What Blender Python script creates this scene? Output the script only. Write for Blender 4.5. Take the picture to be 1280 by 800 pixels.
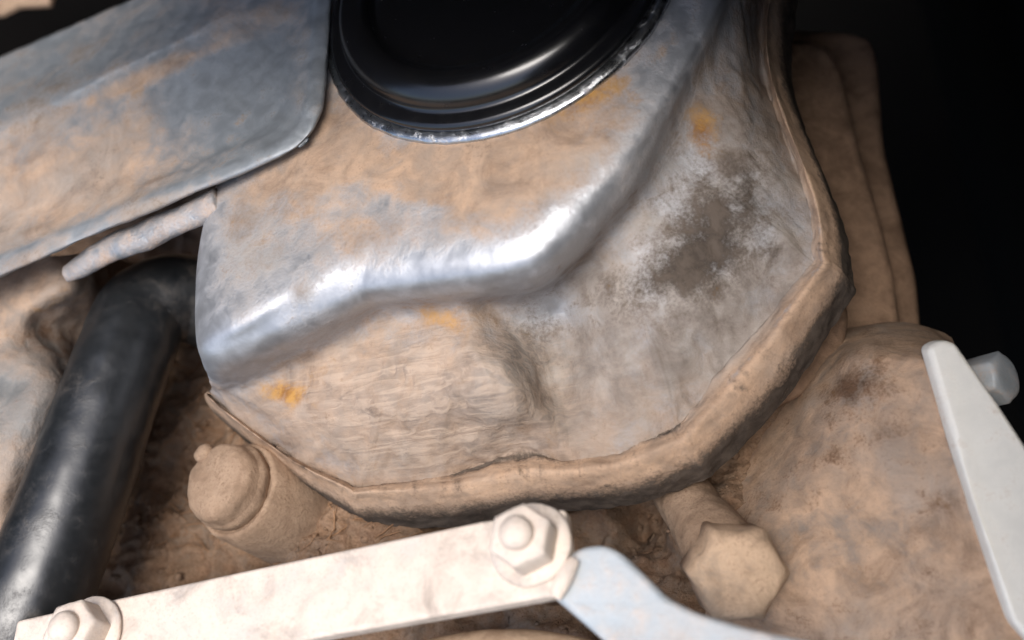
import bpy, bmesh, math, random
import numpy as np
from mathutils import Vector, Matrix, noise

random.seed(7)
rng = np.random.default_rng(7)
scene = bpy.context.scene
for o in list(bpy.data.objects):
    bpy.data.objects.remove(o)
col = scene.collection

# ------------------------------------------------------------------ frame
# One drawing unit is 0.2 mm.  Engine vertical (world Z) is nrm, seen from the camera.
S = 0.0002
D = 1400.0                                   # camera distance in units
nrm = np.array([-.36, .46, .81]); nrm /= np.linalg.norm(nrm)
ex = np.array([1., 0, 0]) - nrm[0] * nrm; ex /= np.linalg.norm(ex)
ey = np.cross(nrm, ex)
M = np.stack([ex, ey, nrm])                  # camera axes -> world
O = np.array([-80 * (1 + 159 / D), 65 * (1 + 159 / D), -159.])
CAM = np.array([0, 0, D])

def wv(p):                                   # drawing frame -> world metres
    return (M @ (np.asarray(p, float) - O)) * S
def at(px, py, z):                           # point at height z (units above the engine deck)
    d = np.array([px - 640., 400. - py, -D])
    t = (z - nrm @ (CAM - O)) / (nrm @ d)
    return wv(CAM + t * d)
def depth_at(px, py, h):                     # point by distance towards the viewer
    t = (D - h) / D
    return wv(np.array([(px - 640.) * t, (400. - py) * t, h]))

# ------------------------------------------------------------------ camera
cam = bpy.data.cameras.new('camera'); cam_o = bpy.data.objects.new('camera', cam); col.objects.link(cam_o)
mw = Matrix([list(M[i]) + [float(wv(CAM)[i])] for i in range(3)] + [[0, 0, 0, 1]])
cam_o.matrix_world = mw
cam.sensor_width = 36; cam.lens = 36 * D / 1280
cam.clip_start = .01; cam.clip_end = 50
cam.dof.use_dof = True; cam.dof.focus_distance = .272; cam.dof.aperture_fstop = 8
scene.camera = cam_o

# ------------------------------------------------------------------ world, sun, exposure
SUN_VIEW = np.array([-.20, .17, .96]); SUN_VIEW /= np.linalg.norm(SUN_VIEW)
sd = M @ SUN_VIEW                            # towards the sun, world
elev = math.asin(sd[2]); azim = math.atan2(sd[0], sd[1])
world = bpy.data.worlds.new('World'); scene.world = world; world.use_nodes = True
wn = world.node_tree.nodes; wl = world.node_tree.links
bg = wn['Background']; sky = wn.new('ShaderNodeTexSky'); sky.sky_type = 'NISHITA'; sky.sun_disc = False
sky.sun_elevation = elev; sky.sun_rotation = azim; sky.dust_density = 3.0; sky.air_density = 1.0
wl.new(sky.outputs[0], bg.inputs[0]); bg.inputs[1].default_value = .12
sun = bpy.data.lights.new('sun', 'SUN'); sun.energy = 1.5; sun.angle = math.radians(32); sun.color = (1, .97, .93)
sun_o = bpy.data.objects.new('sun', sun); col.objects.link(sun_o)
sun_o.rotation_euler = Vector([float(a) for a in sd]).to_track_quat('Z', 'Y').to_euler()
sun_o.location = (0, 0, 1)
vs = scene.view_settings
vs.view_transform = 'Standard'; vs.look = 'None'; vs.gamma = 1; vs.use_curve_mapping = False; vs.exposure = 0.95

# ------------------------------------------------------------------ object helpers
def tag(o, label=None, cat=None, group=None, kind=None):
    if label: o['label'] = label
    if cat: o['category'] = cat
    if group: o['group'] = group
    if kind: o['kind'] = kind
    return o
def empty(name, loc, label, cat, group=None):
    o = bpy.data.objects.new(name, None); col.objects.link(o)
    o.location = [float(a) for a in loc]; o.empty_display_size = .01
    return tag(o, label, cat, group)
def mesh_obj(name, verts, faces, mat, parent=None, smooth=True):
    v = np.asarray(verts, float)
    if parent is not None:
        v = v - np.array(parent_origin(parent))
    me = bpy.data.meshes.new(name)
    me.from_pydata(v.tolist(), [], [list(map(int, f)) for f in faces]); me.update()
    if smooth:
        me.polygons.foreach_set('use_smooth', [True] * len(me.polygons))
    me.materials.append(mat)
    o = bpy.data.objects.new(name, me); col.objects.link(o)
    if parent is not None: o.parent = parent
    return o
def parent_origin(p):
    v = Vector(p.location)
    while p.parent: p = p.parent; v += Vector(p.location)
    return v
def set_attr(o, name, vals):
    a = o.data.attributes.new(name, 'FLOAT', 'POINT'); a.data.foreach_set('value', np.asarray(vals, np.float32))
def grid_faces(nr, nc, closed=False):
    i = np.arange(nr - 1)[:, None]; j = np.arange(nc if closed else nc - 1)[None, :]
    j2 = (j + 1) % nc
    a = i * nc + j; b = i * nc + j2; c = (i + 1) * nc + j2; d = (i + 1) * nc + j
    return np.stack([a, b, c, d], -1).reshape(-1, 4)
def fbm(p, scale, octs=4, seed=0.):
    v = Vector((p[0] * scale + seed, p[1] * scale + seed * .7, p[2] * scale - seed))
    return noise.fractal(v, 1.0, 2.1, octs)
def fbm_arr(pts, scale, octs=4, seed=0.):
    return np.array([fbm(p, scale, octs, seed) for p in pts])
def normals(o):
    n = np.zeros(len(o.data.vertices) * 3, np.float32); o.data.vertices.foreach_get('normal', n); return n.reshape(-1, 3)
def coords(o):
    n = np.zeros(len(o.data.vertices) * 3, np.float32); o.data.vertices.foreach_get('co', n); return n.reshape(-1, 3).astype(float)
def push(o, amt):
    c = coords(o) + normals(o) * np.asarray(amt)[:, None]
    o.data.vertices.foreach_set('co', c.astype(np.float32).ravel()); o.data.update()
def crust(o, amp, scale, octs=4, seed=0.):
    push(o, fbm_arr(coords(o), scale, octs, seed) * amp)
def catmull(P, n, closed):                   # P (k,...) -> resampled along axis 0
    k = len(P); out = []
    rng_ = range(k if closed else k - 1)
    for i in rng_:
        if closed: a, b, c, d = P[(i - 1) % k], P[i], P[(i + 1) % k], P[(i + 2) % k]
        else: a, b, c, d = P[max(i - 1, 0)], P[i], P[i + 1], P[min(i + 2, k - 1)]
        for s in range(n):
            t = s / n
            out.append(.5 * (2 * b + (c - a) * t + (2 * a - 5 * b + 4 * c - d) * t * t + (3 * b - a - 3 * c + d) * t ** 3))
    if not closed: out.append(P[-1])
    return np.array(out)
def frame_of(axis):
    a = np.asarray(axis, float); a = a / np.linalg.norm(a)
    r = np.cross(a, [0, 0, 1.]) if abs(a[2]) < .9 else np.cross(a, [0, 1., 0])
    r /= np.linalg.norm(r); return r, np.cross(a, r), a
def lathe(name, profile, origin, axis, mat, parent=None, seg=64, shape=None, spin=0.):
    """profile: (radius, height) in units; shape(theta) multiplies radius."""
    r_, t_, a_ = frame_of(axis); V = []
    for (r, h) in profile:
        for k in range(seg):
            th = 2 * math.pi * k / seg + spin
            rr = r * (shape(th - spin, r, h) if shape else 1)
            V.append(np.asarray(origin) + S * (rr * math.cos(th) * r_ + rr * math.sin(th) * t_ + h * a_))
    F = [list(f) for f in grid_faces(len(profile), seg, True)]
    n0 = len(profile)
    F.append(list(range(seg))[::-1]); F.append([(n0 - 1) * seg + k for k in range(seg)])
    o = mesh_obj(name, V, F, mat, parent); fix_normals(o); return o
def fix_normals(o):
    bm = bmesh.new(); bm.from_mesh(o.data); bmesh.ops.recalc_face_normals(bm, faces=bm.faces); bm.to_mesh(o.data); bm.free()
def tube(name, pts, rad, mat, parent=None, seg=40, sub=14, flat=1.0, rough=0., flatdir=(0, 0, 1)):
    P = catmull(np.array(pts), sub, False); R = catmull(np.array(rad, float)[:, None], sub, False)[:, 0]
    V = []; up = np.asarray(flatdir, float)
    for i, p in enumerate(P):
        t = P[min(i + 1, len(P) - 1)] - P[max(i - 1, 0)]; t /= np.linalg.norm(t)
        a = np.cross(t, up); a /= np.linalg.norm(a); b = np.cross(a, t)
        for k in range(seg):
            th = 2 * math.pi * k / seg
            V.append(p + S * R[i] * (math.cos(th) * a + flat * math.sin(th) * b))
    F = [list(f) for f in grid_faces(len(P), seg, True)]
    F.append(list(range(seg))); F.append([(len(P) - 1) * seg + k for k in range(seg)])
    o = mesh_obj(name, V, F, mat, parent); fix_normals(o)
    if rough: crust(o, rough * S, 150, 4, 3.)
    return o
def slab(name, outline, thick, mat, parent=None, bevel=4, down=(0, 0, -1), segs=3, cuts=0, smooth_out=0):
    """outline: world points; extruded by thick units along down, edges bevelled."""
    P = np.array(outline)
    if smooth_out: P = catmull(P, smooth_out, True)
    d = np.asarray(down, float) * S * thick
    bm = bmesh.new()
    org = np.array(parent_origin(parent)) if parent else np.zeros(3)
    top = [bm.verts.new(p - org) for p in P]; bot = [bm.verts.new(p - org + d) for p in P]
    n = len(P); bm.faces.new(top); bm.faces.new(bot[::-1])
    for i in range(n): bm.faces.new((top[i], bot[i], bot[(i + 1) % n], top[(i + 1) % n]))
    bmesh.ops.recalc_face_normals(bm, faces=bm.faces)
    if bevel: bmesh.ops.bevel(bm, geom=[e for e in bm.edges], offset=bevel * S, segments=segs, profile=.5, affect='EDGES', clamp_overlap=True)
    me = bpy.data.meshes.new(name); bm.to_mesh(me); bm.free()
    me.polygons.foreach_set('use_smooth', [True] * len(me.polygons)); me.materials.append(mat)
    o = bpy.data.objects.new(name, me); col.objects.link(o)
    if parent: o.parent = parent
    m = o.modifiers.new('n', 'WEIGHTED_NORMAL'); m.keep_sharp = False
    return o
def hex_shape(Rin):                          # corner radius factor for a hexagon
    def f(th, r, h):
        if r < Rin * .96: return 1.
        a = (th % (math.pi / 3)) - math.pi / 6
        return 1 / max(math.cos(a), .88)
    return f

# ------------------------------------------------------------------ materials
class NT:
    def __init__(s, name):
        s.m = bpy.data.materials.new(name); s.m.use_nodes = True
        s.t = s.m.node_tree; s.bs = s.t.nodes['Principled BSDF']
    def n(s, ty, **kw):
        x = s.t.nodes.new('ShaderNode' + ty)
        for k, v in kw.items(): setattr(x, k, v)
        return x
    def put(s, sock, v):
        if hasattr(v, 'is_linked') or isinstance(v, bpy.types.NodeSocket): s.t.links.new(v, sock)
        elif isinstance(v, tuple): sock.default_value = (*v, 1) if len(v) == 3 else v
        else: sock.default_value = v
    def math(s, op, a, b=0., c=0., clamp=False):
        x = s.n('Math', operation=op, use_clamp=clamp)
        for i, v in enumerate((a, b, c)): s.put(x.inputs[i], v)
        return x.outputs[0]
    def mix(s, f, a, b, mode='MIX'):
        x = s.n('Mix', data_type='RGBA', blend_type=mode); s.put(x.inputs[0], f); s.put(x.inputs[6], a); s.put(x.inputs[7], b)
        return x.outputs[2]
    def mixf(s, f, a, b):
        x = s.n('Mix', data_type='FLOAT'); s.put(x.inputs[0], f); s.put(x.inputs[2], a); s.put(x.inputs[3], b); return x.outputs[0]
    def coord(s, stretch=(1, 1, 1), rot=(0, 0, 0)):
        c = s.n('TexCoord'); mp = s.n('Mapping'); mp.inputs['Scale'].default_value = stretch; mp.inputs['Rotation'].default_value = rot
        s.t.links.new(c.outputs['Object'], mp.inputs[0]); return mp.outputs[0]
    def noise(s, v, scale, det=5, rough=.55, dist=0.):
        x = s.n('TexNoise'); s.put(x.inputs['Vector'], v); x.inputs['Scale'].default_value = scale
        x.inputs['Detail'].default_value = det; x.inputs['Roughness'].default_value = rough; x.inputs['Distortion'].default_value = dist
        return x.outputs['Fac']
    def attr(s, name):
        return s.n('Attribute', attribute_name=name).outputs['Fac']
    def sharp(s, v, lo, hi):
        x = s.n('MapRange', interpolation_type='SMOOTHSTEP'); s.put(x.inputs[0], v); s.put(x.inputs[1], lo); s.put(x.inputs[2], hi); return x.outputs[0]

DUST_A = (.53, .358, .24); DUST_B = (.34, .245, .178); SOIL = (.075, .043, .026)
def dusty(name, metal=(.33, .34, .36), metallic=.85, rough=.4, dust=None, stain_shade=None, rust=None, bump=.5, scale=1.,
          da=DUST_A, db=DUST_B, soil=SOIL, attrs=False, gain=1., wave=0., dusty_rough=.92, spec=.5, var=.25):
    k = NT(name); v = k.coord()
    big = k.noise(v, 45 * scale, 4); mid = k.noise(v, 190 * scale, 6, .62, .4); fine = k.noise(v, 1300 * scale, 4, .6); huge = k.noise(v, 18 * scale, 3)
    wvv = k.coord((.22, 1.6, 1.2), (0, 0, .42)); wav = k.noise(wvv, 210 * scale, 4, .55, 2.2)
    dsum = k.math('MULTIPLY_ADD', k.math('SUBTRACT', big, .5), 1.1, k.math('MULTIPLY', k.math('SUBTRACT', mid, .5), 1.2))
    dsum = k.math('MULTIPLY_ADD', k.math('SUBTRACT', fine, .5), .5, dsum)
    d0 = k.attr('dust') if attrs else (dust or 0.)
    dm = k.sharp(k.math('MULTIPLY_ADD', dsum, .62 * gain, d0), .12, .88)
    dcol = k.mix(k.sharp(k.math('ADD', k.math('MULTIPLY', mid, .6), k.math('MULTIPLY', huge, .4)), .36, .62), db, da)
    dcol = k.mix(k.math('MULTIPLY', k.sharp(fine, .5, .8), .35), dcol, (db[0] * .55, db[1] * .52, db[2] * .5))
    film = k.noise(k.coord((1, 1, 1), (.3, .2, .9)), 75 * scale, 7, .68, .8)
    dcol = k.mix(k.math('MULTIPLY', k.sharp(film, .45, .74), .72), dcol, (da[0] * .36, da[1] * .34, da[2] * .33))
    dcol = k.mix(k.math('MULTIPLY', k.sharp(film, .46, .2), .5), dcol, tuple(min(.9, q * 1.22 + .03) for q in da))
    if attrs:
        g = k.attr('grey'); dcol = k.mix(g, dcol, k.mix(k.sharp(k.math('MULTIPLY_ADD', film, .6, k.math('MULTIPLY', mid, .4)), .34, .62), (.36, .325, .29), (.20, .175, .155)))
    if wave: dcol = k.mix(k.math('MULTIPLY', k.sharp(wav, .42, .62), k.math('MULTIPLY', k.attr('wave') if attrs else 1., .5)), dcol, (.56, .43, .33))
    mcol = k.mix(k.sharp(mid, .3, .7), tuple(c * (1 - var) for c in metal), metal)
    c = k.mix(dm, mcol, dcol)
    s0 = k.attr('stain_shade') if attrs else (stain_shade or 0.)
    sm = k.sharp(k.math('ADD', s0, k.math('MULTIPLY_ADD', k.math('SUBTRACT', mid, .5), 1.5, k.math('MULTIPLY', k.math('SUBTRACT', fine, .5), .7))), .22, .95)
    if not attrs and not stain_shade: sm = k.math('MULTIPLY', sm, 0.)
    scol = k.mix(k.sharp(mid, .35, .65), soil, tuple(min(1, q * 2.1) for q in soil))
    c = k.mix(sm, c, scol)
    r0 = k.attr('rust') if attrs else (rust or 0.)
    rm = k.sharp(k.math('ADD', r0, k.math('MULTIPLY', dsum, .9)), .22, .92)
    if not attrs and not rust: rm = k.math('MULTIPLY', rm, 0.)
    c = k.mix(rm, c, k.mix(k.sharp(mid, .4, .6), (.26, .115, .03), (.46, .25, .075)))
    allc = k.math('MAXIMUM', dm, k.math('MAXIMUM', sm, rm))
    k.put(k.bs.inputs['Base Color'], c)
    k.put(k.bs.inputs['Metallic'], k.math('MULTIPLY', k.math('SUBTRACT', 1., allc), metallic))
    k.put(k.bs.inputs['Roughness'], k.mixf(allc, k.math('MULTIPLY_ADD', k.math('SUBTRACT', mid, .5), .3, rough), dusty_rough))
    k.put(k.bs.inputs['Specular IOR Level'], k.mixf(allc, spec, .2))
    h = k.math('MULTIPLY_ADD', mid, .6, k.math('MULTIPLY', fine, .22))
    if wave: h = k.math('MULTIPLY_ADD', wav, k.math('MULTIPLY', k.attr('wave') if attrs else 1., wave), h)
    h = k.math('MULTIPLY', h, k.mixf(allc, .14, 1.))
    b = k.n('Bump'); b.inputs['Strength'].default_value = bump; b.inputs['Distance'].default_value = .0012
    k.put(b.inputs['Height'], h); k.t.links.new(b.outputs[0], k.bs.inputs['Normal'])
    return k.m

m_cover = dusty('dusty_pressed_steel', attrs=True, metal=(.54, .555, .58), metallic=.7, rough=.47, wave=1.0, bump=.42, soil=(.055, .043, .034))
m_plate = dusty('dusty_blued_steel', attrs=True, soil=(.07, .06, .05), metal=(.30, .325, .345), metallic=.35, rough=.5, bump=.35)
m_deck = dusty('soil_caked_iron', dust=.62, stain_shade=.5, metal=(.2, .17, .14), metallic=.2, rough=.8, bump=1.0, da=(.45, .29, .18), db=(.25, .15, .088))
m_cast = dusty('dusty_cast_iron', attrs=True, metal=(.27, .27, .26), metallic=.5, rough=.6, bump=.6)
m_rib = dusty('dust_coated_iron', dust=.95, metal=(.2, .17, .14), metallic=.2, rough=.8, bump=.5, da=(.29, .185, .12), db=(.19, .12, .077))
m_bolt = dusty('dust_covered_bolt', dust=1.0, metal=(.3, .28, .25), metallic=.4, rough=.7, bump=.6, da=(.50, .37, .26), db=(.36, .25, .17))
m_bar = dusty('pale_dusted_zinc', dust=.8, stain_shade=.2, soil=(.34, .265, .21), metal=(.75, .74, .72), metallic=.3, rough=.5, bump=.25, da=(.78, .675, .58), db=(.68, .57, .48), dusty_rough=.75, var=.1)
m_pipe = dusty('pale_blue_grey_zinc', dust=.36, stain_shade=.22, soil=(.3, .24, .2), metal=(.50, .56, .60), metallic=.25, rough=.45, bump=.25, da=(.68, .6, .54), db=(.5, .44, .4), var=.12)
m_white = dusty('off_white_paint', dust=.22, stain_shade=.12, soil=(.3, .24, .18), metal=(.88, .85, .77), metallic=0., rough=.5, bump=.2, da=(.6, .48, .38), db=(.45, .35, .27), var=.1)
m_hose = dusty('dusty_black_rubber', dust=.17, metal=(.014, .016, .018), metallic=0., rough=.36, bump=.25, da=(.14, .11, .085), db=(.07, .06, .05), spec=.9)
m_hexp = dusty('sandy_dusted_steel', dust=.8, stain_shade=.24, metal=(.3, .28, .25), metallic=.3, rough=.7, bump=.5, da=(.62, .44, .30), db=(.50, .35, .235))
m_plug = dusty('soil_dusted_steel', dust=1.0, stain_shade=.30, metal=(.3, .28, .25), metallic=.3, rough=.7, bump=.7, da=(.43, .305, .21), db=(.27, .18, .12))
m_silver = dusty('scuffed_bright_steel', dust=.1, stain_shade=.12, metal=(.62, .64, .66), metallic=1., rough=.3, bump=.6, scale=2.)
m_ledge = dusty('worn_blue_steel', dust=.46, metal=(.42, .47, .52), metallic=.8, rough=.45, bump=.7)
k = NT('glossy_black_plastic'); v = k.coord()
k.put(k.bs.inputs['Base Color'], k.mix(k.math('MULTIPLY', k.sharp(k.noise(v, 900, 6, .7), .6, .82), .5), k.mix(k.sharp(k.noise(v, 300, 5), .5, .9), (.005, .005, .006), (.010, .0095, .009)), (.09, .07, .055)))
k.put(k.bs.inputs['Roughness'], k.mixf(k.noise(v, 260, 5), .17, .32)); k.bs.inputs['Specular IOR Level'].default_value = .9; m_cap = k.m
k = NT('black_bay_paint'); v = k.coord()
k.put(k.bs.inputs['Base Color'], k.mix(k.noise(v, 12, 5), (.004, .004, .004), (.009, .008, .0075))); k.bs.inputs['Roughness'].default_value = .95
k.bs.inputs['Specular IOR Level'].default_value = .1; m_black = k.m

def blob(px, py, cx, cy, rx, ry, ang=0.):
    a = math.radians(ang); dx, dy = px - cx, py - cy
    u = (dx * math.cos(a) + dy * math.sin(a)) / rx; w = (-dx * math.sin(a) + dy * math.cos(a)) / ry
    return np.exp(-(u * u + w * w))
def unproj(pts):                             # surface chart used to lay dirt patches: drawing coordinates of world points
    p = (np.asarray(pts) / S) @ M + O
    t = D / (D - p[:, 2]); return 640 + p[:, 0] * t, 400 - p[:, 1] * t

# ------------------------------------------------------------------ setting: bay wall behind, bay floor far below, engine deck
bk = M @ np.array([-.36, .46, 0]); bk[2] = 0; bk /= np.linalg.norm(bk)      # horizontal, away from the viewer
sdv = np.array([-bk[1], bk[0], 0])                                          # sideways
def quad_slab(name, c, a, b, t, mat):
    c, a, b, t = map(np.asarray, (c, a, b, t)); V = []
    for k0 in (0, 1):
        for (i, j) in ((-1, -1), (1, -1), (1, 1), (-1, 1)): V.append(c + i * a + j * b + k0 * t)
    F = [(0, 1, 2, 3), (7, 6, 5, 4), (0, 4, 5, 1), (1, 5, 6, 2), (2, 6, 7, 3), (3, 7, 4, 0)]
    o = mesh_obj(name, V, F, mat, None, False); fix_normals(o); return tag(o, kind='structure')
cz = np.array([0, 0, 1.])
quad_slab('bay_shade_wall', bk * .30 + cz * .22, sdv * .7, cz * .52, bk * .02, m_black)
quad_slab('bay_shade_wall', np.array([at(2000, 400, 700)[0], 0, .0]), np.array([0, .7, 0]), cz * .30, np.array([.02, 0, 0]), m_black)  # unseen side wall, added to shade the right side
shade_panel_v = [depth_at(*q) for q in ((-500, -230, 480), (1900, -80, 600), (1900, -1500, 600), (-500, -1600, 480))]  # unseen black panel, added above the view to darken the top
hood = mesh_obj('overhead_shade_panel', shade_panel_v + [p + cz * .012 for p in shade_panel_v], [(0, 1, 2, 3), (7, 6, 5, 4), (0, 4, 5, 1), (1, 5, 6, 2), (2, 6, 7, 3), (3, 7, 4, 0)], m_black, None, False)
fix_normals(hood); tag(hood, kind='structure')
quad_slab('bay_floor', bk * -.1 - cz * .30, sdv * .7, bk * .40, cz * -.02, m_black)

# engine deck: an uneven, soil-caked casting top under everything
ctl = [(-250, 200, -140), (0, 250, -110), (170, 330, -150), (225, 380, -230), (245, 470, -60), (200, 560, -60), (240, 590, -90), (190, 690, -70), (120, 780, -90),
       (300, 740, -80), (420, 640, -40), (360, 620, -60), (480, 660, -50), (600, 690, -90), (600, 790, -160), (760, 650, -150), (720, 720, -170), (805, 675, -240), (800, 730, -150),
       (870, 640, -90), (930, 600, -150), (900, 640, -140), (1000, 520, -150), (960, 560, -160), (1060, 430, -90), (860, 800, -150), (1000, 800, -120), (500, 300, -150), (700, 400, -150), (650, 100, -200),
       (300, 100, -200), (100, 50, -250), (500, 860, -170), (900, 300, -150), (980, 150, -220)]
cp = np.array([at(*c) for c in ctl])
nx, ny = 430, 320
x0, x1 = cp[:, 0].min(), at(985, 430, -80)[0]; y0, y1 = cp[:, 1].min() - .01, cp[:, 1].max()
X, Y = np.meshgrid(np.linspace(x0, x1, nx), np.linspace(y0, y1, ny))
w = 1 / (((X[..., None] - cp[:, 0]) ** 2 + (Y[..., None] - cp[:, 1]) ** 2) + 4e-6) ** 1.6
Z = (w * cp[:, 2]).sum(-1) / w.sum(-1)
V = np.stack([X, Y, Z], -1).reshape(-1, 3)
top = mesh_obj('engine_block', V, grid_faces(ny, nx), m_deck)
c = coords(top)
f1 = np.array([noise.ridged_multi_fractal(Vector(p) * 95, 1., 2.1, 4, 1., 2.) for p in c])
f2 = np.array([noise.ridged_multi_fractal(Vector((p[0] * 160 + 8 * p[1], p[1] * 340, p[2] * 120)), .9, 2.1, 4, 1., 2.) for p in c])
c[:, 2] += (f2 - 1.0) * .0016 + (f1 - 1.0) * .0034 + fbm_arr(c, 60, 3, 4.) * .004
top.data.vertices.foreach_set('co', c.astype(np.float32).ravel()); top.data.update()
tag(top, kind='structure')

# ------------------------------------------------------------------ rocker cover (pressed steel)
# columns run once round the cover; rows run from the flat top over the shoulder and down the skirt to the rolled rim
B = [(262, 258, 250), (246, 385, 247), (264, 434, 245), (350, 397, 247), (450, 350, 248), (560, 335, 250), (608, 328, 250), (652, 314, 250), (688, 288, 250), (718, 258, 250), (765, 205, 250), (797, 160, 250),
     (845, 75, 248), (893, -10, 246), (915, -110, 245), (880, -260, 245), (690, -330, 245), (490, -190, 245), (330, 110, 247)]
C = [(264, 280, 205), (250, 412, 212), (266, 462, 205), (362, 424, 210), (462, 376, 212), (568, 364, 213), (622, 357, 213), (674, 342, 213), (710, 315, 213), (740, 283, 213), (789, 225, 213), (817, 174, 218),
     (862, 88, 224), (906, 0, 224), (930, -100, 220), (900, -230, 215), (700, -290, 215), (505, -150, 215), (345, 140, 215)]
Dd = [(275, 300, 150), (262, 440, 160), (276, 480, 150), (385, 450, 155), (478, 400, 158), (582, 390, 160), (628, 392, 155), (688, 380, 146), (728, 352, 144), (766, 312, 150), (818, 250, 160), (845, 195, 172),
      (880, 102, 184), (917, 10, 188), (945, -90, 180), (925, -190, 150), (720, -230, 150), (530, -110, 150), (360, 170, 150)]
E_ = [(300, 330, 90), (290, 470, 100), (268, 486, 112), (372, 512, 104), (474, 500, 108), (580, 478, 112), (652, 470, 98), (712, 468, 62), (762, 455, 72), (812, 425, 84), (880, 335, 98), (925, 255, 112),
      (932, 165, 130), (932, 55, 140), (955, -80, 120), (950, -150, 80), (750, -170, 80), (560, -60, 80), (385, 210, 80)]
F_ = [(320, 370, 50), (310, 490, 60), (262, 491, 82), (360, 564, 48), (448, 600, 26), (548, 582, 26), (650, 558, 26), (704, 562, 20), (772, 552, 24), (838, 522, 24), (918, 428, 26), (1008, 325, 40),
      (1002, 245, 58), (950, 75, 80), (962, -70, 60), (965, -120, 30), (770, -130, 30), (580, -20, 30), (405, 235, 30)]
def shift(row, dx, dy, z):                   # next row: outwards by per-column offsets
    out = []
    for i, (a, b, q) in enumerate(row):
        out.append((a + dx[i], b + dy[i], z[i] if isinstance(z, (list, tuple)) else q + z))
    return out
ox = [-.9, -.9, -.6, -.45, -.25, .05, .1, .1, .25, .55, .8, .9, .95, .95, .9, .5, 0, -.6, -.9]
oy = [-.2, .1, .6, .9, .98, 1., 1., 1., .97, .85, .65, .2, -.1, -.15, -.2, -.85, -1, -.8, -.45]
wid = [.4, .4, .18, .25, .6, 1., 1.15, 1., 1., 1.12, 1.2, .9, .6, .38, .4, .5, .5, .5, .5]
mul = lambda f: ([a * b * f for a, b in zip(ox, wid)], [a * b * f for a, b in zip(oy, wid)])
G_ = shift(F_, *mul(11), -9)
G_ = [(a, b, q + (7 if (i >= 9 or i < 2) else 0)) for i, (a, b, q) in enumerate(G_)]
H0 = shift(F_, *mul(19), 3)
H_ = shift(F_, *mul(28), 9)
I_ = shift(F_, *mul(43), -6)
J_ = [(a + .36 * 26 + c_ * 5, b + .46 * 26 + d_ * 5, q - 26) for (a, b, q), c_, d_ in zip(I_, ox, oy)]
K_ = [(a + .36 * 72, b + .46 * 72, q - 72) for a, b, q in I_]
A2 = []; A1 = []; A0 = []
ctr = np.array([615., -30.])
for (a, b, q) in B:
    p = np.array([a, b]); dv = ctr - p; L = np.linalg.norm(dv)
    A2.append((*(p + dv / L * 58), 256)); A0.append([(*(p + dv * f), 258) for f in (.93, .78, .64, .5, .34)])
def ins(row, i, p): row.insert(i, p)
Dd[5] = (552, 394, 160); Dd[6] = (588, 394, 158); Dd[7] = (672, 386, 150)
E_[5] = (556, 484, 100); E_[6] = (640, 476, 95); E_[7] = (706, 466, 86); E_[8] = (762, 455, 80)
F_[4] = (448, 607, 22); F_[5] = (552, 596, 22); F_[6] = (656, 547, 32); F_[7] = (718, 580, 15); F_[8] = (780, 560, 22); F_[9] = (844, 524, 24)
Dd = [(a, b, q - (16 if 3 <= i <= 11 else 0)) for i, (a, b, q) in enumerate(Dd)]
E_ = [(a, b, q + {3: 6, 4: 16, 5: 26, 6: 24, 7: -24, 8: -12, 9: -2}.get(i, 0)) for i, (a, b, q) in enumerate(E_)]
def crisp(row, idx):                         # tighter corners: extra columns close to the corner columns
    out = []; n = len(row)
    for i in range(n):
        p0, p, p1 = (np.array(row[(i + k) % n], float) for k in (-1, 0, 1))
        if i in idx: out += [tuple(p + (p0 - p) * .17), tuple(p), tuple(p + (p1 - p) * .17)]
        else: out.append(tuple(p))
    return out
rows = [[r[i] for r in A0] for i in range(5)] + [A2, [(a, b, q - 7) for a, b, q in B], C, Dd, E_, F_, G_, H0, H_, I_, J_, K_]
rows = [crisp(r, (4, 9, 11)) for r in rows]
W = np.array([[at(*p) for p in r] for r in rows])            # rows x cols x 3
W = catmull(W, 10, False)
W = np.swapaxes(catmull(np.swapaxes(W, 0, 1), 26, True), 0, 1)
nr, nc = W.shape[:2]
cover_base = at(620, 330, -20)
cover = empty('rocker_cover', cover_base, 'dusty grey pressed-steel engine cover with rounded shoulder ridge and rolled rim', 'engine cover')
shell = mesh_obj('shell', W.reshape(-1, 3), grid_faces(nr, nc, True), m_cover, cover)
fix_normals(shell)
wc = coords(shell) + np.array(cover_base)
px, py = unproj(wc)
rowv = np.repeat(np.arange(nr) / 10. - 3, nc)                     # row parameter: 3 = shoulder crest, 7 = foot of skirt, 10 = rim crest
N1 = fbm_arr(wc, 110, 4, 1.); N2 = fbm_arr(wc, 420, 3, 5.)
below = 1 / (1 + np.exp(-(rowv - 4.9) * 4))
toparea = 1 / (1 + np.exp((rowv - 2.35) * 5))
front = blob(px, py, 520, 490, 170, 105, 5) ; rightf = blob(px, py, 890, 330, 150, 190, 25)
ridge = np.exp(-((rowv - 3.25) / .75) ** 2)
dust = .38 + .42 * below + .75 * blob(px, py, 600, 215, 210, 70, -14) + .5 * blob(px, py, 420, 180, 60, 70) + .35 * blob(px, py, 330, 235, 70, 30, -20)
dust += .35 * front * below + .25 * np.clip(rowv - 7, 0, 2) - (.22 + .40 * blob(px, py, 610, 335, 130, 70, -20) + .30 * blob(px, py, 275, 425, 45, 40) + .25 * N1) * ridge - .2 * blob(px, py, 690, 405, 62, 40) - .35 * blob(px, py, 300, 470, 40, 30)
tri = blob(px, py, 672, 412, 70, 34, 8) + .8 * blob(px, py, 700, 470, 30, 55)
dust += .25 * N1 - .06 * tri - .55 * blob(px, py, 440, 245, 40, 26) - .45 * blob(px, py, 515, 262, 45, 16) - .3 * blob(px, py, 955, 300, 20, 26, 20) - .3 * blob(px, py, 520, 425, 60, 14) - .25 * blob(px, py, 850, 190, 40, 50)
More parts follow.
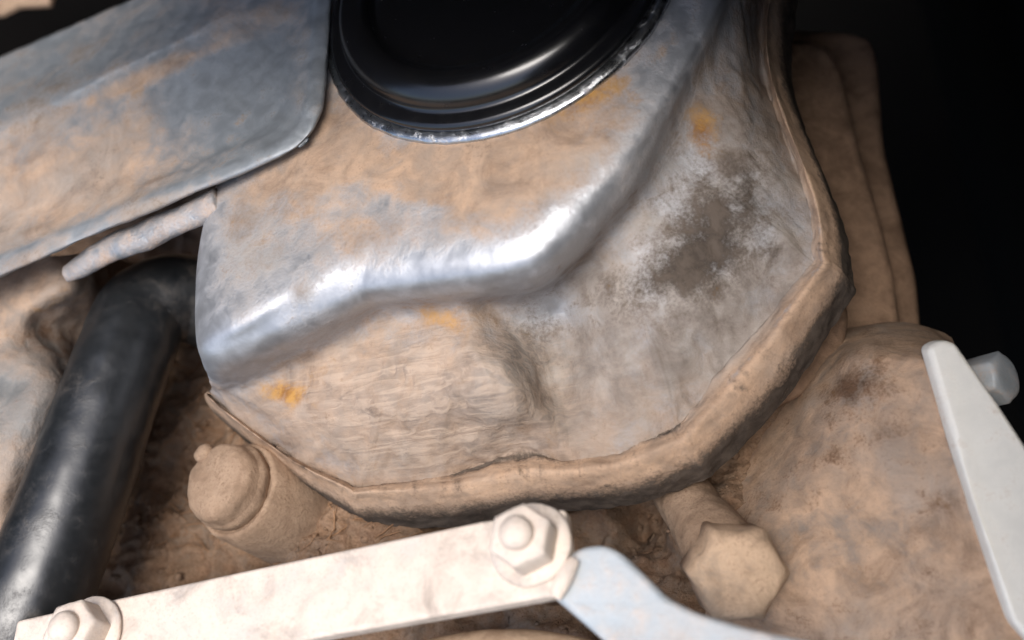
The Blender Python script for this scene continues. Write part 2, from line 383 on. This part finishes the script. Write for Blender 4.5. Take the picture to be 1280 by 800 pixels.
dust -= (.6 + .5 * N2 + .8 * N1) * .75 * np.exp(-((rowv - 9.5) / .7) ** 2) * (.35 + .65 * blob(px, py, 960, 420, 190, 130, -45))
dust -= .3 * blob(px, py, 1035, 310, 22, 60, -8) + .2 * blob(px, py, 930, 90, 30, 110, -12)
grey = .42 + .06 * below + .6 * blob(px, py, 690, 420, 70, 60) + .7 * blob(px, py, 310, 330, 110, 80) + .6 * rightf + .25 * blob(px, py, 640, 500, 90, 60) - (.75 + .5 * N1) * np.clip((rowv - 7.4) / 2.2, 0, 1) - .1 * front - .3 * toparea
grey = np.clip(grey + .18 * N1, 0, .9)
stain_shade = .80 * blob(px, py, 888, 288, 62, 100, 20) + .08 * below + .48 * blob(px, py, 820, 350, 95, 30, -25) + .3 * blob(px, py, 935, 235, 12, 40) + .75 * np.exp(-((rowv - 8) / .55) ** 2) * (px < 850) * (px > 420) * (py > 500)  # right-face smears, and a darker line along the rim groove
stain_shade += .75 * np.clip(rowv - 11.1, 0, 1.3) + .3 * blob(px, py, 690, 130, 160, 26, -28) + .22 * blob(px, py, 500, 180, 90, 16, 5) + .25 * blob(px, py, 880, 90, 18, 40, 30) + .5 * blob(px, py, 965, 315, 9, 20, 35)  # band below the rim: shadow deepened in colour over dark brown soil
colid = np.tile(np.arange(nc), nr)
stri = np.array([noise.noise(Vector((i * .55, 3.3, 0))) + .6 * noise.noise(Vector((i * .17, 9.3, 0))) for i in range(nc)])[colid]
stain_shade += .20 * tri + (.16 + .45 * stri) * np.exp(-((rowv - 9.8) / 1.3) ** 2) * (py > 300)  # darker tone over the V pocket; fine streaks across the rim
rust = .75 * blob(px, py, 357, 492, 30, 17, 15) + .8 * blob(px, py, 877, 165, 20, 32, -10) + .55 * blob(px, py, 735, 122, 60, 22, -30) + .38 * blob(px, py, 470, 292, 22, 12) + .4 * blob(px, py, 545, 395, 50, 14, 15) + .42 * blob(px, py, 830, 62, 55, 12, -50) + .3 * blob(px, py, 800, 130, 20, 20) + .2 * blob(px, py, 520, 520, 50, 18, 20)
for nme, val in (('dust', dust), ('grey', grey), ('stain_shade', stain_shade), ('rust', rust), ('wave', below * np.clip(front * 1.3, 0, 1))): set_attr(shell, nme, val)
# hand-pressed unevenness, caked dust and flow ridges in the crust
flow = np.array([noise.fractal(Vector((a * .011 + 1.5 * w_, (b - .10 * a) * .052 + 2.8 * w_, 0.)), 1., 2., 2) for a, b, w_ in zip(px, py, fbm_arr(wc, 75, 2, 9.))])
amt = N1 * S * (2.0 + 2.5 * below) + flow * S * 5.0 * below * np.clip(front * 1.4, 0, 1) + N2 * S * (.5 + 1.6 * np.clip(stain_shade, 0, 1) + 1.0 * below)
amt += S * 5 * (fbm_arr(wc, 260, 4, 8.)) * np.clip(rowv - 11.6, 0, 1)
push(shell, amt * np.clip(.35 + .65 * below, 0, 1) * (1 - .65 * np.clip((rowv - 8.3) * 2, 0, 1)))
# pressed V-shaped valley between the two lower facets
sst = lambda t: np.clip(t, 0, 1) ** 2 * (3 - 2 * np.clip(t, 0, 1))
xl = 588 + (py - 395) * .72; xr = 775 - (py - 370) * .27
vd = sst((px - xl + 8) / 46) * sst((xr - px + 10) / 70) * sst((575 - py) / 90) * sst((rowv - 4.3) / .8) * (rowv < 8)
bl = np.exp(-(((px - xl + 34) / 46) ** 2)) * sst((575 - py) / 60) * sst((py - 385) / 50) * (rowv < 8) * (rowv > 4)
fdir = M @ np.array([.12, -.30, .94])
cs = coords(shell) + fdir * (S * (-42 * vd + 15 * bl))[:, None]
shell.data.vertices.foreach_set('co', cs.astype(np.float32).ravel()); shell.data.update()
# bright collar of the filler neck
cap_c = at(620, -14, 258)
ncol = np.array([0, 0, 1.])
sc_ = 237
collar = lathe('filler_neck', [(sc_ - 30, -6), (sc_ - 3, -6), (sc_, -2), (sc_ + 1, 2), (sc_ - 2, 6), (sc_ - 12, 7), (sc_ - 30, 7)], cap_c, ncol, m_silver, cover, 120)
crust(collar, 1.5 * S, 700, 3, 2.)

# ------------------------------------------------------------------ oil filler cap
cap = empty('oil_filler_cap', cap_c + cz * 7 * S, 'round glossy black plastic oil filler cap on the bright neck collar', 'cap')
prof = [(170, 8), (sc_ - 14, 8), (sc_ - 11, 10), (sc_ - 10.5, 14), (sc_ - 12, 18), (sc_ - 16, 20), (sc_ - 26, 21), (sc_ - 31, 22)]
prof += [(sc_ - 58 + 26 * math.cos(t), 24 + 27 * math.sin(t)) for t in np.linspace(.1, 2.7, 14)] + [(sc_ - 92, 31), (sc_ - 104, 29), (20, 28)]
lathe('cap_body', prof, cap_c, ncol, m_cap, cap, 128)
gm = []
gdir = at(800, -80, 285) - at(470, 10, 285); gdir[2] = 0; gdir /= np.linalg.norm(gdir); gpr = np.cross(cz, gdir)
cc_ = cap_c + gpr * S * 70
slab('grip', [cc_ + S * (gdir * a + gpr * b) + cz * S * 46 for a, b in ((-105, -16), (105, -16), (105, 16), (-105, 16))], 24, m_cap, cap, 7)

# ------------------------------------------------------------------ sheet-metal guard at upper left
gl = [(-120, 395, 262), (60, 318, 262), (200, 258, 262), (330, 205, 262), (378, 178, 262), (400, 140, 262), (408, 80, 262), (414, -20, 262), (420, -160, 262)]
in1 = [(-120, 372, 268), (58, 300, 268), (196, 244, 268), (320, 194, 268), (364, 168, 268), (386, 134, 268), (392, 78, 268), (398, -20, 268), (405, -160, 268)]
in2 = [(-120, 360, 262), (55, 288, 262), (190, 232, 262), (308, 184, 262), (350, 160, 262), (374, 128, 262), (380, 76, 262), (386, -20, 262), (393, -160, 262)]
in3 = [(-120, 330, 258), (48, 262, 256), (176, 208, 254), (280, 166, 252), (318, 142, 252), (340, 112, 252), (348, 66, 252), (356, -20, 254), (368, -160, 256)]
in4 = [(-120, 240, 268), (20, 175, 270), (120, 118, 268), (190, 84, 266), (236, 62, 264), (270, 44, 264), (300, 24, 264), (330, -30, 262), (350, -160, 262)]
in5 = [(-140, 220, 266), (-10, 150, 268), (95, 100, 266), (165, 66, 264), (215, 42, 262), (250, 24, 262), (285, 0, 262), (320, -50, 262), (345, -170, 262)]
in6 = [(-200, 170, 200), (-60, 100, 200), (50, 50, 200), (130, 15, 205), (185, -10, 210), (225, -30, 215), (262, -50, 220), (300, -90, 230), (335, -180, 240)]
gb = [(a, b, 245) for a, b, c_ in gl]
gu = [(a + 4, b + 3, 240) for a, b, c_ in in1]
gu, gb, gl, in1, in2, in3, in4, in5, in6 = ([(a, b, q + 16) for a, b, q in r] for r in (gu, gb, gl, in1, in2, in3, in4, in5, in6))
W = np.array([[at(*p) for p in r] for r in (gu, gb, gl, in1, in2, in3, in4, in5, in6)])
W = catmull(W, 12, False); W = np.swapaxes(catmull(np.swapaxes(W, 0, 1), 26, False), 0, 1)
nr, nc = W.shape[:2]
gbase = at(180, 200, 240)
guard = empty('sheet_metal_guard', gbase, 'flat blue-grey sheet metal guard with rounded corner and folded edge', 'metal guard')
pan = mesh_obj('panel', W.reshape(-1, 3), grid_faces(nr, nc), m_plate, guard); fix_normals(pan)
if np.mean(normals(pan)[:, 2]) < 0: pan.data.flip_normals()
wc = coords(pan) + np.array(gbase); px, py = unproj(wc); N1 = fbm_arr(wc, 80, 4, 3.)
dust = .24 + .75 * blob(px, py, 40, 240, 150, 70, -22) + .35 * blob(px, py, 150, 190, 120, 40, -25) + .75 * blob(px, py, 190, 92, 110, 9, -24) + .4 * blob(px, py, 310, 35, 50, 35, -30) - .5 * blob(px, py, 300, 120, 75, 70, -20) + .3 * N1
dust += .1 * np.exp(-((np.repeat(np.arange(nr) / 12., nc) - 4.2) / .5) ** 2) - .25 * np.exp(-((np.repeat(np.arange(nr) / 12., nc) - 3.1) / .35) ** 2)
stain_shade = .12 + .2 * N1 + .35 * blob(px, py, 40, 110, 150, 40, -22) + .12 * blob(px, py, 300, 110, 60, 60)  # upper left coloured darker as shade, fading into the dark corner
for nme, val in (('dust', dust), ('grey', np.clip(.45 + N1 * .4, 0, 1)), ('stain_shade', stain_shade), ('rust', .15 * blob(px, py, 100, 130, 100, 20, -22)), ('wave', dust * 0)): set_attr(pan, nme, val)
push(pan, N1 * S * 3)
sm = pan.modifiers.new('t', 'SOLIDIFY'); sm.thickness = 6 * S; sm.offset = -1

# worn ledge (mounting tab) below the guard, and the dirt plug beside it
tab = empty('mounting_tab', at(185, 300, 150), 'worn bluish steel tab above the end of the black hose', 'bracket')
tp = tube('tab_plate', [at(84, 342, 226), at(134, 314, 236), at(170, 299, 238), at(215, 280, 240), at(275, 254, 240)], [14, 20, 22, 22, 22], m_ledge, tab, 36, 16, .7, 0)
crust(tp, 3.2 * S, 90, 5, 3.)

# ------------------------------------------------------------------ castings left, right
def patch(name, rows, mat, parent, sr=12, sc=16, amp=2., dustf=None, seed=2., fscale=110):
    W = np.array([[at(*p) for p in r] for r in rows]); W = catmull(W, sr, False); W = np.swapaxes(catmull(np.swapaxes(W, 0, 1), sc, False), 0, 1)
    nr, nc = W.shape[:2]
    o = mesh_obj(name, W.reshape(-1, 3), grid_faces(nr, nc), mat, parent); fix_normals(o)
    if np.mean(normals(o) @ (M @ np.array([0, 0, 1.]))) < 0: o.data.flip_normals()
    wc = coords(o) + (np.array(parent_origin(parent)) if parent else 0); px, py = unproj(wc)
    N1 = fbm_arr(wc, fscale, 5, seed)
    if dustf:
        for n_, v_ in zip(('dust', 'grey', 'stain_shade', 'rust', 'wave'), dustf(px, py, N1)): set_attr(o, n_, v_)
    push(o, N1 * S * amp); return o
lc = empty('pump_casting', at(20, 560, -100), 'pale dusty cast housing on the outer side of the black hose', 'casting')
def ld(px, py, N):
    d = .75 + .35 * blob(px, py, 50, 345, 90, 40, -10) - .35 * blob(px, py, 10, 480, 50, 70) + .3 * N
    return d, np.clip(.25 + .5 * blob(px, py, 40, 520, 70, 90) + .3 * N, 0, .9), .55 * blob(px, py, 62, 415, 34, 24, -25) + .3 * blob(px, py, 90, 470, 25, 60) + .1, .35 * blob(px, py, 70, 375, 45, 18, -25), d * 0
patch('housing', [[(-160, 330, 200), (-60, 330, 205), (20, 322, 205), (80, 318, 200), (130, 320, 100), (170, 330, -60)],
                  [(-160, 380, 200), (-60, 370, 205), (20, 365, 205), (85, 362, 190), (140, 370, 60), (180, 380, -80)],
                  [(-160, 450, 190), (-60, 430, 195), (10, 420, 190), (58, 410, 140), (120, 430, 40), (170, 450, -80)],
                  [(-160, 500, 190), (-60, 490, 195), (10, 478, 190), (70, 475, 160), (115, 490, 40), (160, 510, -80)],
                  [(-160, 580, 180), (-60, 570, 180), (5, 560, 175), (50, 555, 140), (90, 570, 30), (150, 590, -80)],
                  [(-160, 660, 130), (-60, 660, 140), (0, 655, 120), (45, 650, 60), (90, 660, -20), (130, 680, -90)],
                  [(-160, 760, 60), (-60, 760, 60), (-10, 760, 40), (30, 760, 0), (70, 760, -60), (110, 770, -110)]], m_cast, lc, 12, 16, 5., ld)

# ------------------------------------------------------------------ black hose
hose = empty('coolant_hose', at(20, 800, -60), 'thick black rubber hose with a long bluish sheen, bending under the tab', 'hose')
tube('hose_wall', [at(-30, 930, 60), at(20, 800, 85), at(62, 700, 100), at(100, 600, 110), at(135, 500, 115), at(158, 440, 112), at(176, 396, 102), at(206, 376, 84), at(246, 376, 52), at(320, 410, -20)],
     [72, 72, 70, 68, 66, 65, 65, 65, 64, 62], m_hose, hose, 56, 16, 1., 1.)

# ------------------------------------------------------------------ dusty round-headed plug standing left of the cover
pt = at(276, 604, 70)
plug = empty('round_plug', pt - cz * S * 220, 'dust-coated cylindrical plug with a domed head, standing beside the cover rim', 'plug')
pb = pt - cz * S * 0
pax = M @ np.array([-.50, .40, .77])
lathe('plug_body', [(74, -260), (72, -120), (68, -50), (64, -34), (61, -29), (58, -30), (56, -32)], pb, pax, m_plug, plug, 56)
lathe('head', [(52, -36), (55, -30), (57, -22), (56.5, -16), (54, -13), (53, -11), (52.5, 0), (50, 7), (44, 12), (30, 16), (10, 17.5)], pb, pax, m_plug, plug, 56)
lathe('nipple', [(12, -6), (12, 8), (10, 14), (4, 16)], pb + S * 50 * bk, pax, m_plug, plug, 24)
for q in plug.children: crust(q, 3.5 * S, 160, 4, 6.)

# ------------------------------------------------------------------ pale flat bar across the bottom with its bolts
zb = 150
bar = empty('support_bar', at(400, 740, zb - 20), 'pale dusted flat metal bar running below the cover rim', 'bar')
slab('strap', [at(20, 775, zb), at(300, 714, zb), at(600, 651, zb), at(706, 635, zb), at(712, 684, zb), at(694, 744, zb), at(400, 796, zb), at(0, 876, zb)], 22, m_bar, bar, 5, segs=3)
def hex_bolt(name, px, py, z, R, label, spin, group=None, mat=m_bar, hh=40):
    p = at(px, py, z); b = empty(name, p, label, 'bolt', group)
    lathe('washer', [(R * 1.15, 0.6), (R * 1.44, .6), (R * 1.48, 3), (R * 1.44, 6), (R * 1.2, 7.5), (R * .6, 7.6)], p, cz, mat, b, 64)
    lathe('hex_head', [(R * .98, 6), (R, 8), (R, hh * .80), (R * .975, hh * .92), (R * .93, hh * .97), (R * .72, hh * 1.0), (R * .3, hh * 1.0), (R * .08, hh * 1.0)], p, cz, mat, b, 96, hex_shape(R), spin)
    lathe('stud_end', [(R * .6, hh * .95), (R * .6, hh * 1.12), (R * .54, hh * 1.25), (R * .38, hh * 1.34), (R * .12, hh * 1.38)], p, cz, mat, b, 40)
    return b
hb = hex_bolt('hex_bolt', 664, 682, zb + 1, 30, 'pale hex bolt with washer at the pipe end of the flat bar', .35)
hb2 = hex_bolt('hex_bolt', 112, 795, zb + 1, 31, 'pale hex bolt with washer at the hose end of the flat bar', .2)
for b in (hb, hb2):
    for q in b.children: crust(q, 1.3 * S, 200, 4, 6.)

# pale blue-grey pipe with a flattened eye, leaving the bar end
pipe = empty('flat_arm', at(760, 740, 80), 'pale blue-grey flat metal arm leaving the bolted end of the bar', 'arm')
arm_o = [(712, 690), (728, 682), (752, 679), (774, 688), (804, 716), (834, 746), (870, 764), (930, 782), (1020, 802), (1030, 880), (850, 850), (760, 806), (716, 768), (688, 744), (700, 712)]
slab('arm_plate', [at(x, y, zb - 8 - max(0, (x - 760) * .16)) for x, y in arm_o], 34, m_pipe, pipe, 9, segs=4)
tube('end_fold', [at(718, 700, zb - 2), at(709, 714, zb + 1), at(702, 730, zb + 1), at(694, 746, zb - 2)], [6, 9, 9, 7], m_bar, pipe, 24, 10, .8, .8)
lp = empty('lower_pipe', at(620, 840, -60), 'pale rounded pipe lying in the shadow under the flat bar', 'pipe')
tube('pipe_wall', [at(480, 850, 0), at(560, 832, 10), at(620, 826, 12), at(690, 830, 6), at(780, 850, -20)], [32, 33, 34, 34, 33], m_bolt, lp, 32, 10, 1., 1.)

# ------------------------------------------------------------------ right side: dusty casting face, boss, big hex plug
rc = empty('gear_case', at(1080, 640, -150), 'broad tan dusty casting standing beyond the cover rim', 'casting')
def rd(px, py, N):
    d = .9 + .3 * N - .35 * blob(px, py, 1075, 490, 35, 35); g = np.clip(.0 + .5 * N + .25 * blob(px, py, 1150, 640, 60, 80), 0, .6)
    return d, g, .14 + .6 * blob(px, py, 1075, 475, 45, 32) + .3 * blob(px, py, 1045, 560, 26, 60, 20) + .3 * N + .3 * fbm_arr(np.c_[px, py, px * 0], .035, 4, 2.) + .2 * blob(px, py, 1160, 660, 25, 25) + .3 * blob(px, py, 930, 610, 60, 60, 30), d * 0, d * 0  # last brown patch deepens the shadow under the rim in colour
patch('case_wall', [[(880, 560, -200), (950, 490, -190), (1015, 430, -190), (1070, 408, -190), (1120, 404, -190), (1160, 408, -190), (1190, 420, -220)],
                    [(880, 590, -180), (950, 520, -180), (1020, 460, -130), (1075, 440, -60), (1125, 436, -50), (1170, 436, -60), (1200, 440, -160)],
                    [(880, 612, -170), (950, 545, -160), (1025, 485, -95), (1080, 466, -40), (1130, 464, -30), (1178, 466, -40), (1212, 475, -160)],
                    [(890, 650, -140), (955, 600, -115), (1025, 560, -60), (1085, 545, -45), (1150, 545, -40), (1205, 548, -50), (1240, 560, -170)],
                    [(890, 710, -130), (955, 670, -80), (1025, 645, -60), (1090, 635, -60), (1160, 632, -55), (1235, 634, -60), (1275, 650, -180)],
                    [(880, 790, -110), (950, 760, -90), (1030, 740, -80), (1110, 730, -80), (1190, 726, -75), (1265, 726, -80), (1310, 730, -200)],
                    [(880, 890, -160), (960, 870, -140), (1040, 860, -120), (1130, 850, -110), (1210, 846, -100), (1290, 850, -110), (1350, 850, -220)]], m_cast, rc, 12, 16, 5., rd, 7., 60)
hp = at(924, 718, -12); hax = M @ np.array([.05, .02, .99])
hexp = empty('hex_plug', hp - hax * S * 60, 'large dusty tan hexagonal plug screwed into a boss beside the blue-grey pipe', 'plug')
lathe('hex_head', [(47, -60), (49, -55), (49, 0), (46, 7), (43, 10), (38, 12), (26, 14), (8, 15)], hp, hax, m_hexp, hexp, 96, hex_shape(49), .3)
tube('boss', [at(846, 606, -120), at(868, 640, -95), at(890, 672, -70), at(918, 712, -45)], [34, 37, 42, 50], m_plug, hexp, 40, 14, 1., 0)
for q in hexp.children: crust(q, 3.5 * S, 120, 5, 6.)

# stepped ribs of the housing, falling away into the dark
fin = empty('ribbed_housing', depth_at(1060, 300, -380), 'dim brown housing of stepped rounded ribs behind the cover', 'housing')
def rib(pts, h0, h1, thick, bev):
    n = len(pts); P = [depth_at(x, y, h0 + (h1 - h0) * min(max((y - 50) / 380, -.3), 1.2)) for x, y in pts]
    o = slab('rib', P, thick, m_rib, fin, bev, down=-(M @ np.array([.1, .1, 1.])), segs=4); return o
rib([(900, 88), (960, 86), (985, 96), (998, 130), (1006, 200), (1022, 260), (1052, 330), (1066, 400), (1050, 470), (960, 520), (880, 470)], -170, -30, 90, 30)
rib([(900, 50), (1010, 46), (1040, 58), (1058, 90), (1078, 180), (1104, 270), (1122, 340), (1136, 440), (1090, 500), (960, 540), (900, 440)], -270, -110, 90, 30)
rib([(900, 30), (1060, 36), (1094, 44), (1103, 80), (1110, 180), (1132, 270), (1152, 350), (1160, 440), (1110, 520), (960, 560), (900, 440)], -370, -190, 90, 24)

# off-white strap at far right with the nut behind it
ws = empty('white_strap', depth_at(1225, 600, -90), 'off-white flat strap leaning against the edge of the tan casting', 'strap')
slab('strap_plate', [depth_at(*q) for q in ((1160, 434, 140), (1178, 424, 140), (1196, 428, 145), (1250, 505, 172), (1312, 600, 200), (1390, 740, 235), (1340, 860, 260), (1268, 780, 245), (1224, 640, 218), (1194, 550, 186))], 26, m_white, ws, 9, down=-(M @ np.array([.1, 0, 1.])))
nt = empty('hex_nut', depth_at(1245, 480, 0), 'small dull hex nut behind the top of the off-white strap', 'nut')
lathe('nut_body', [(14, -30), (27, -30), (29, -27), (29, 20), (27, 24), (22, 26), (12, 26)], depth_at(1236, 476, 20), M @ np.array([.55, .25, .7]), m_pipe, nt, 72, hex_shape(29), .3)

# pale bracket glimpsed in the far corner above the guard
br = empty('corner_bracket', at(20, -5, 60), 'small pale bracket in the dark beyond the guard', 'bracket')
slab('bracket_plate', [at(-60, 24, 80), at(0, 16, 80), at(20, 6, 80), at(60, 4, 80), at(70, -30, 80), at(-60, -40, 80)], 14, m_plug, br, 4)

# loose clods of soil lying in the hollows
def clods():
    base = bmesh.new(); bmesh.ops.create_icosphere(base, subdivisions=1, radius=1)
    bv = np.array([v.co[:] for v in base.verts]); bf = [[v.index for v in f.verts] for f in base.faces]; base.free()
    dv = coords(top); pxs, pys = unproj(dv)
    ok = np.where((pxs > 110) & (pxs < 1000) & (pys > 440) & (pys < 800))[0]
    V = []; F = []
    for i in rng.choice(ok, 900):
        r = S * (1.5 + 6 * rng.random() ** 3); q = bv * (1 + .35 * rng.standard_normal((len(bv), 1))) * r * np.array([1, 1, .7])
        th = rng.random() * 6.28; q = q @ np.array([[math.cos(th), -math.sin(th), 0], [math.sin(th), math.cos(th), 0], [0, 0, 1]])
        F += [[a + len(V) for a in f] for f in bf]; V += list(q + dv[i] + np.array([0, 0, r * .2]))
    o = mesh_obj('soil_crumbs', V, F, m_deck); tag(o, 'loose brown soil crumbs in the hollows round the cover', 'soil', kind='stuff')
clods()

# dry root-like fibres matted into the soil round the plug
def fibres():
    dv = coords(top); pxs, pys = unproj(dv)
    ok = np.where(((pxs > 170) & (pxs < 300) & (pys > 465) & (pys < 700)) | ((pxs > 330) & (pxs < 520) & (pys > 590) & (pys < 700)))[0]
    hx = np.sort(np.unique(dv[:, 0].round(5)))
    V = []; F = []
    def ground(p):
        i = int(round((p[0] - x0) / (x1 - x0) * (nx - 1))); j = int(round((p[1] - y0) / (y1 - y0) * (ny - 1)))
        return dv[min(max(j, 0), ny - 1) * nx + min(max(i, 0), nx - 1), 2]
    for i in rng.choice(ok, 170):
        p = dv[i].copy(); th = rng.normal(.5, .9); n = rng.integers(7, 14); st = S * rng.uniform(5, 9); r = S * rng.uniform(.4, 1.1); turn = rng.normal(0, .12)
        lift = S * rng.uniform(0, 5)
        for k_ in range(n):
            t = np.array([math.cos(th), math.sin(th), 0]); a = np.array([-t[1], t[0], 0])
            q = p.copy(); q[2] = .5 * ground(p) + .5 * p[2] + lift * math.sin(math.pi * k_ / n); p[2] = ground(p)
            rr = r * math.sin(math.pi * (k_ + .6) / (n + .2)) + r * .15
            for m_ in range(5):
                g = 2 * math.pi * m_ / 5; V.append(q + rr * (math.cos(g) * a + math.sin(g) * cz))
            if k_:
                b0 = len(V) - 10
                F += [[b0 + m_, b0 + (m_ + 1) % 5, b0 + 5 + (m_ + 1) % 5, b0 + 5 + m_] for m_ in range(5)]
            p = p + t * st; th += turn + rng.normal(0, .14)
    tag(mesh_obj('dry_fibres', V, F, m_fibre), 'matted dry brown fibres in the soil round the plug', 'fibres', kind='stuff')
m_fibre = dusty('dry_brown_fibre', dust=.8, stain_shade=.35, metal=(.2, .13, .08), metallic=0., rough=.9, bump=.3, da=(.42, .25, .14), db=(.24, .13, .07))
fibres()
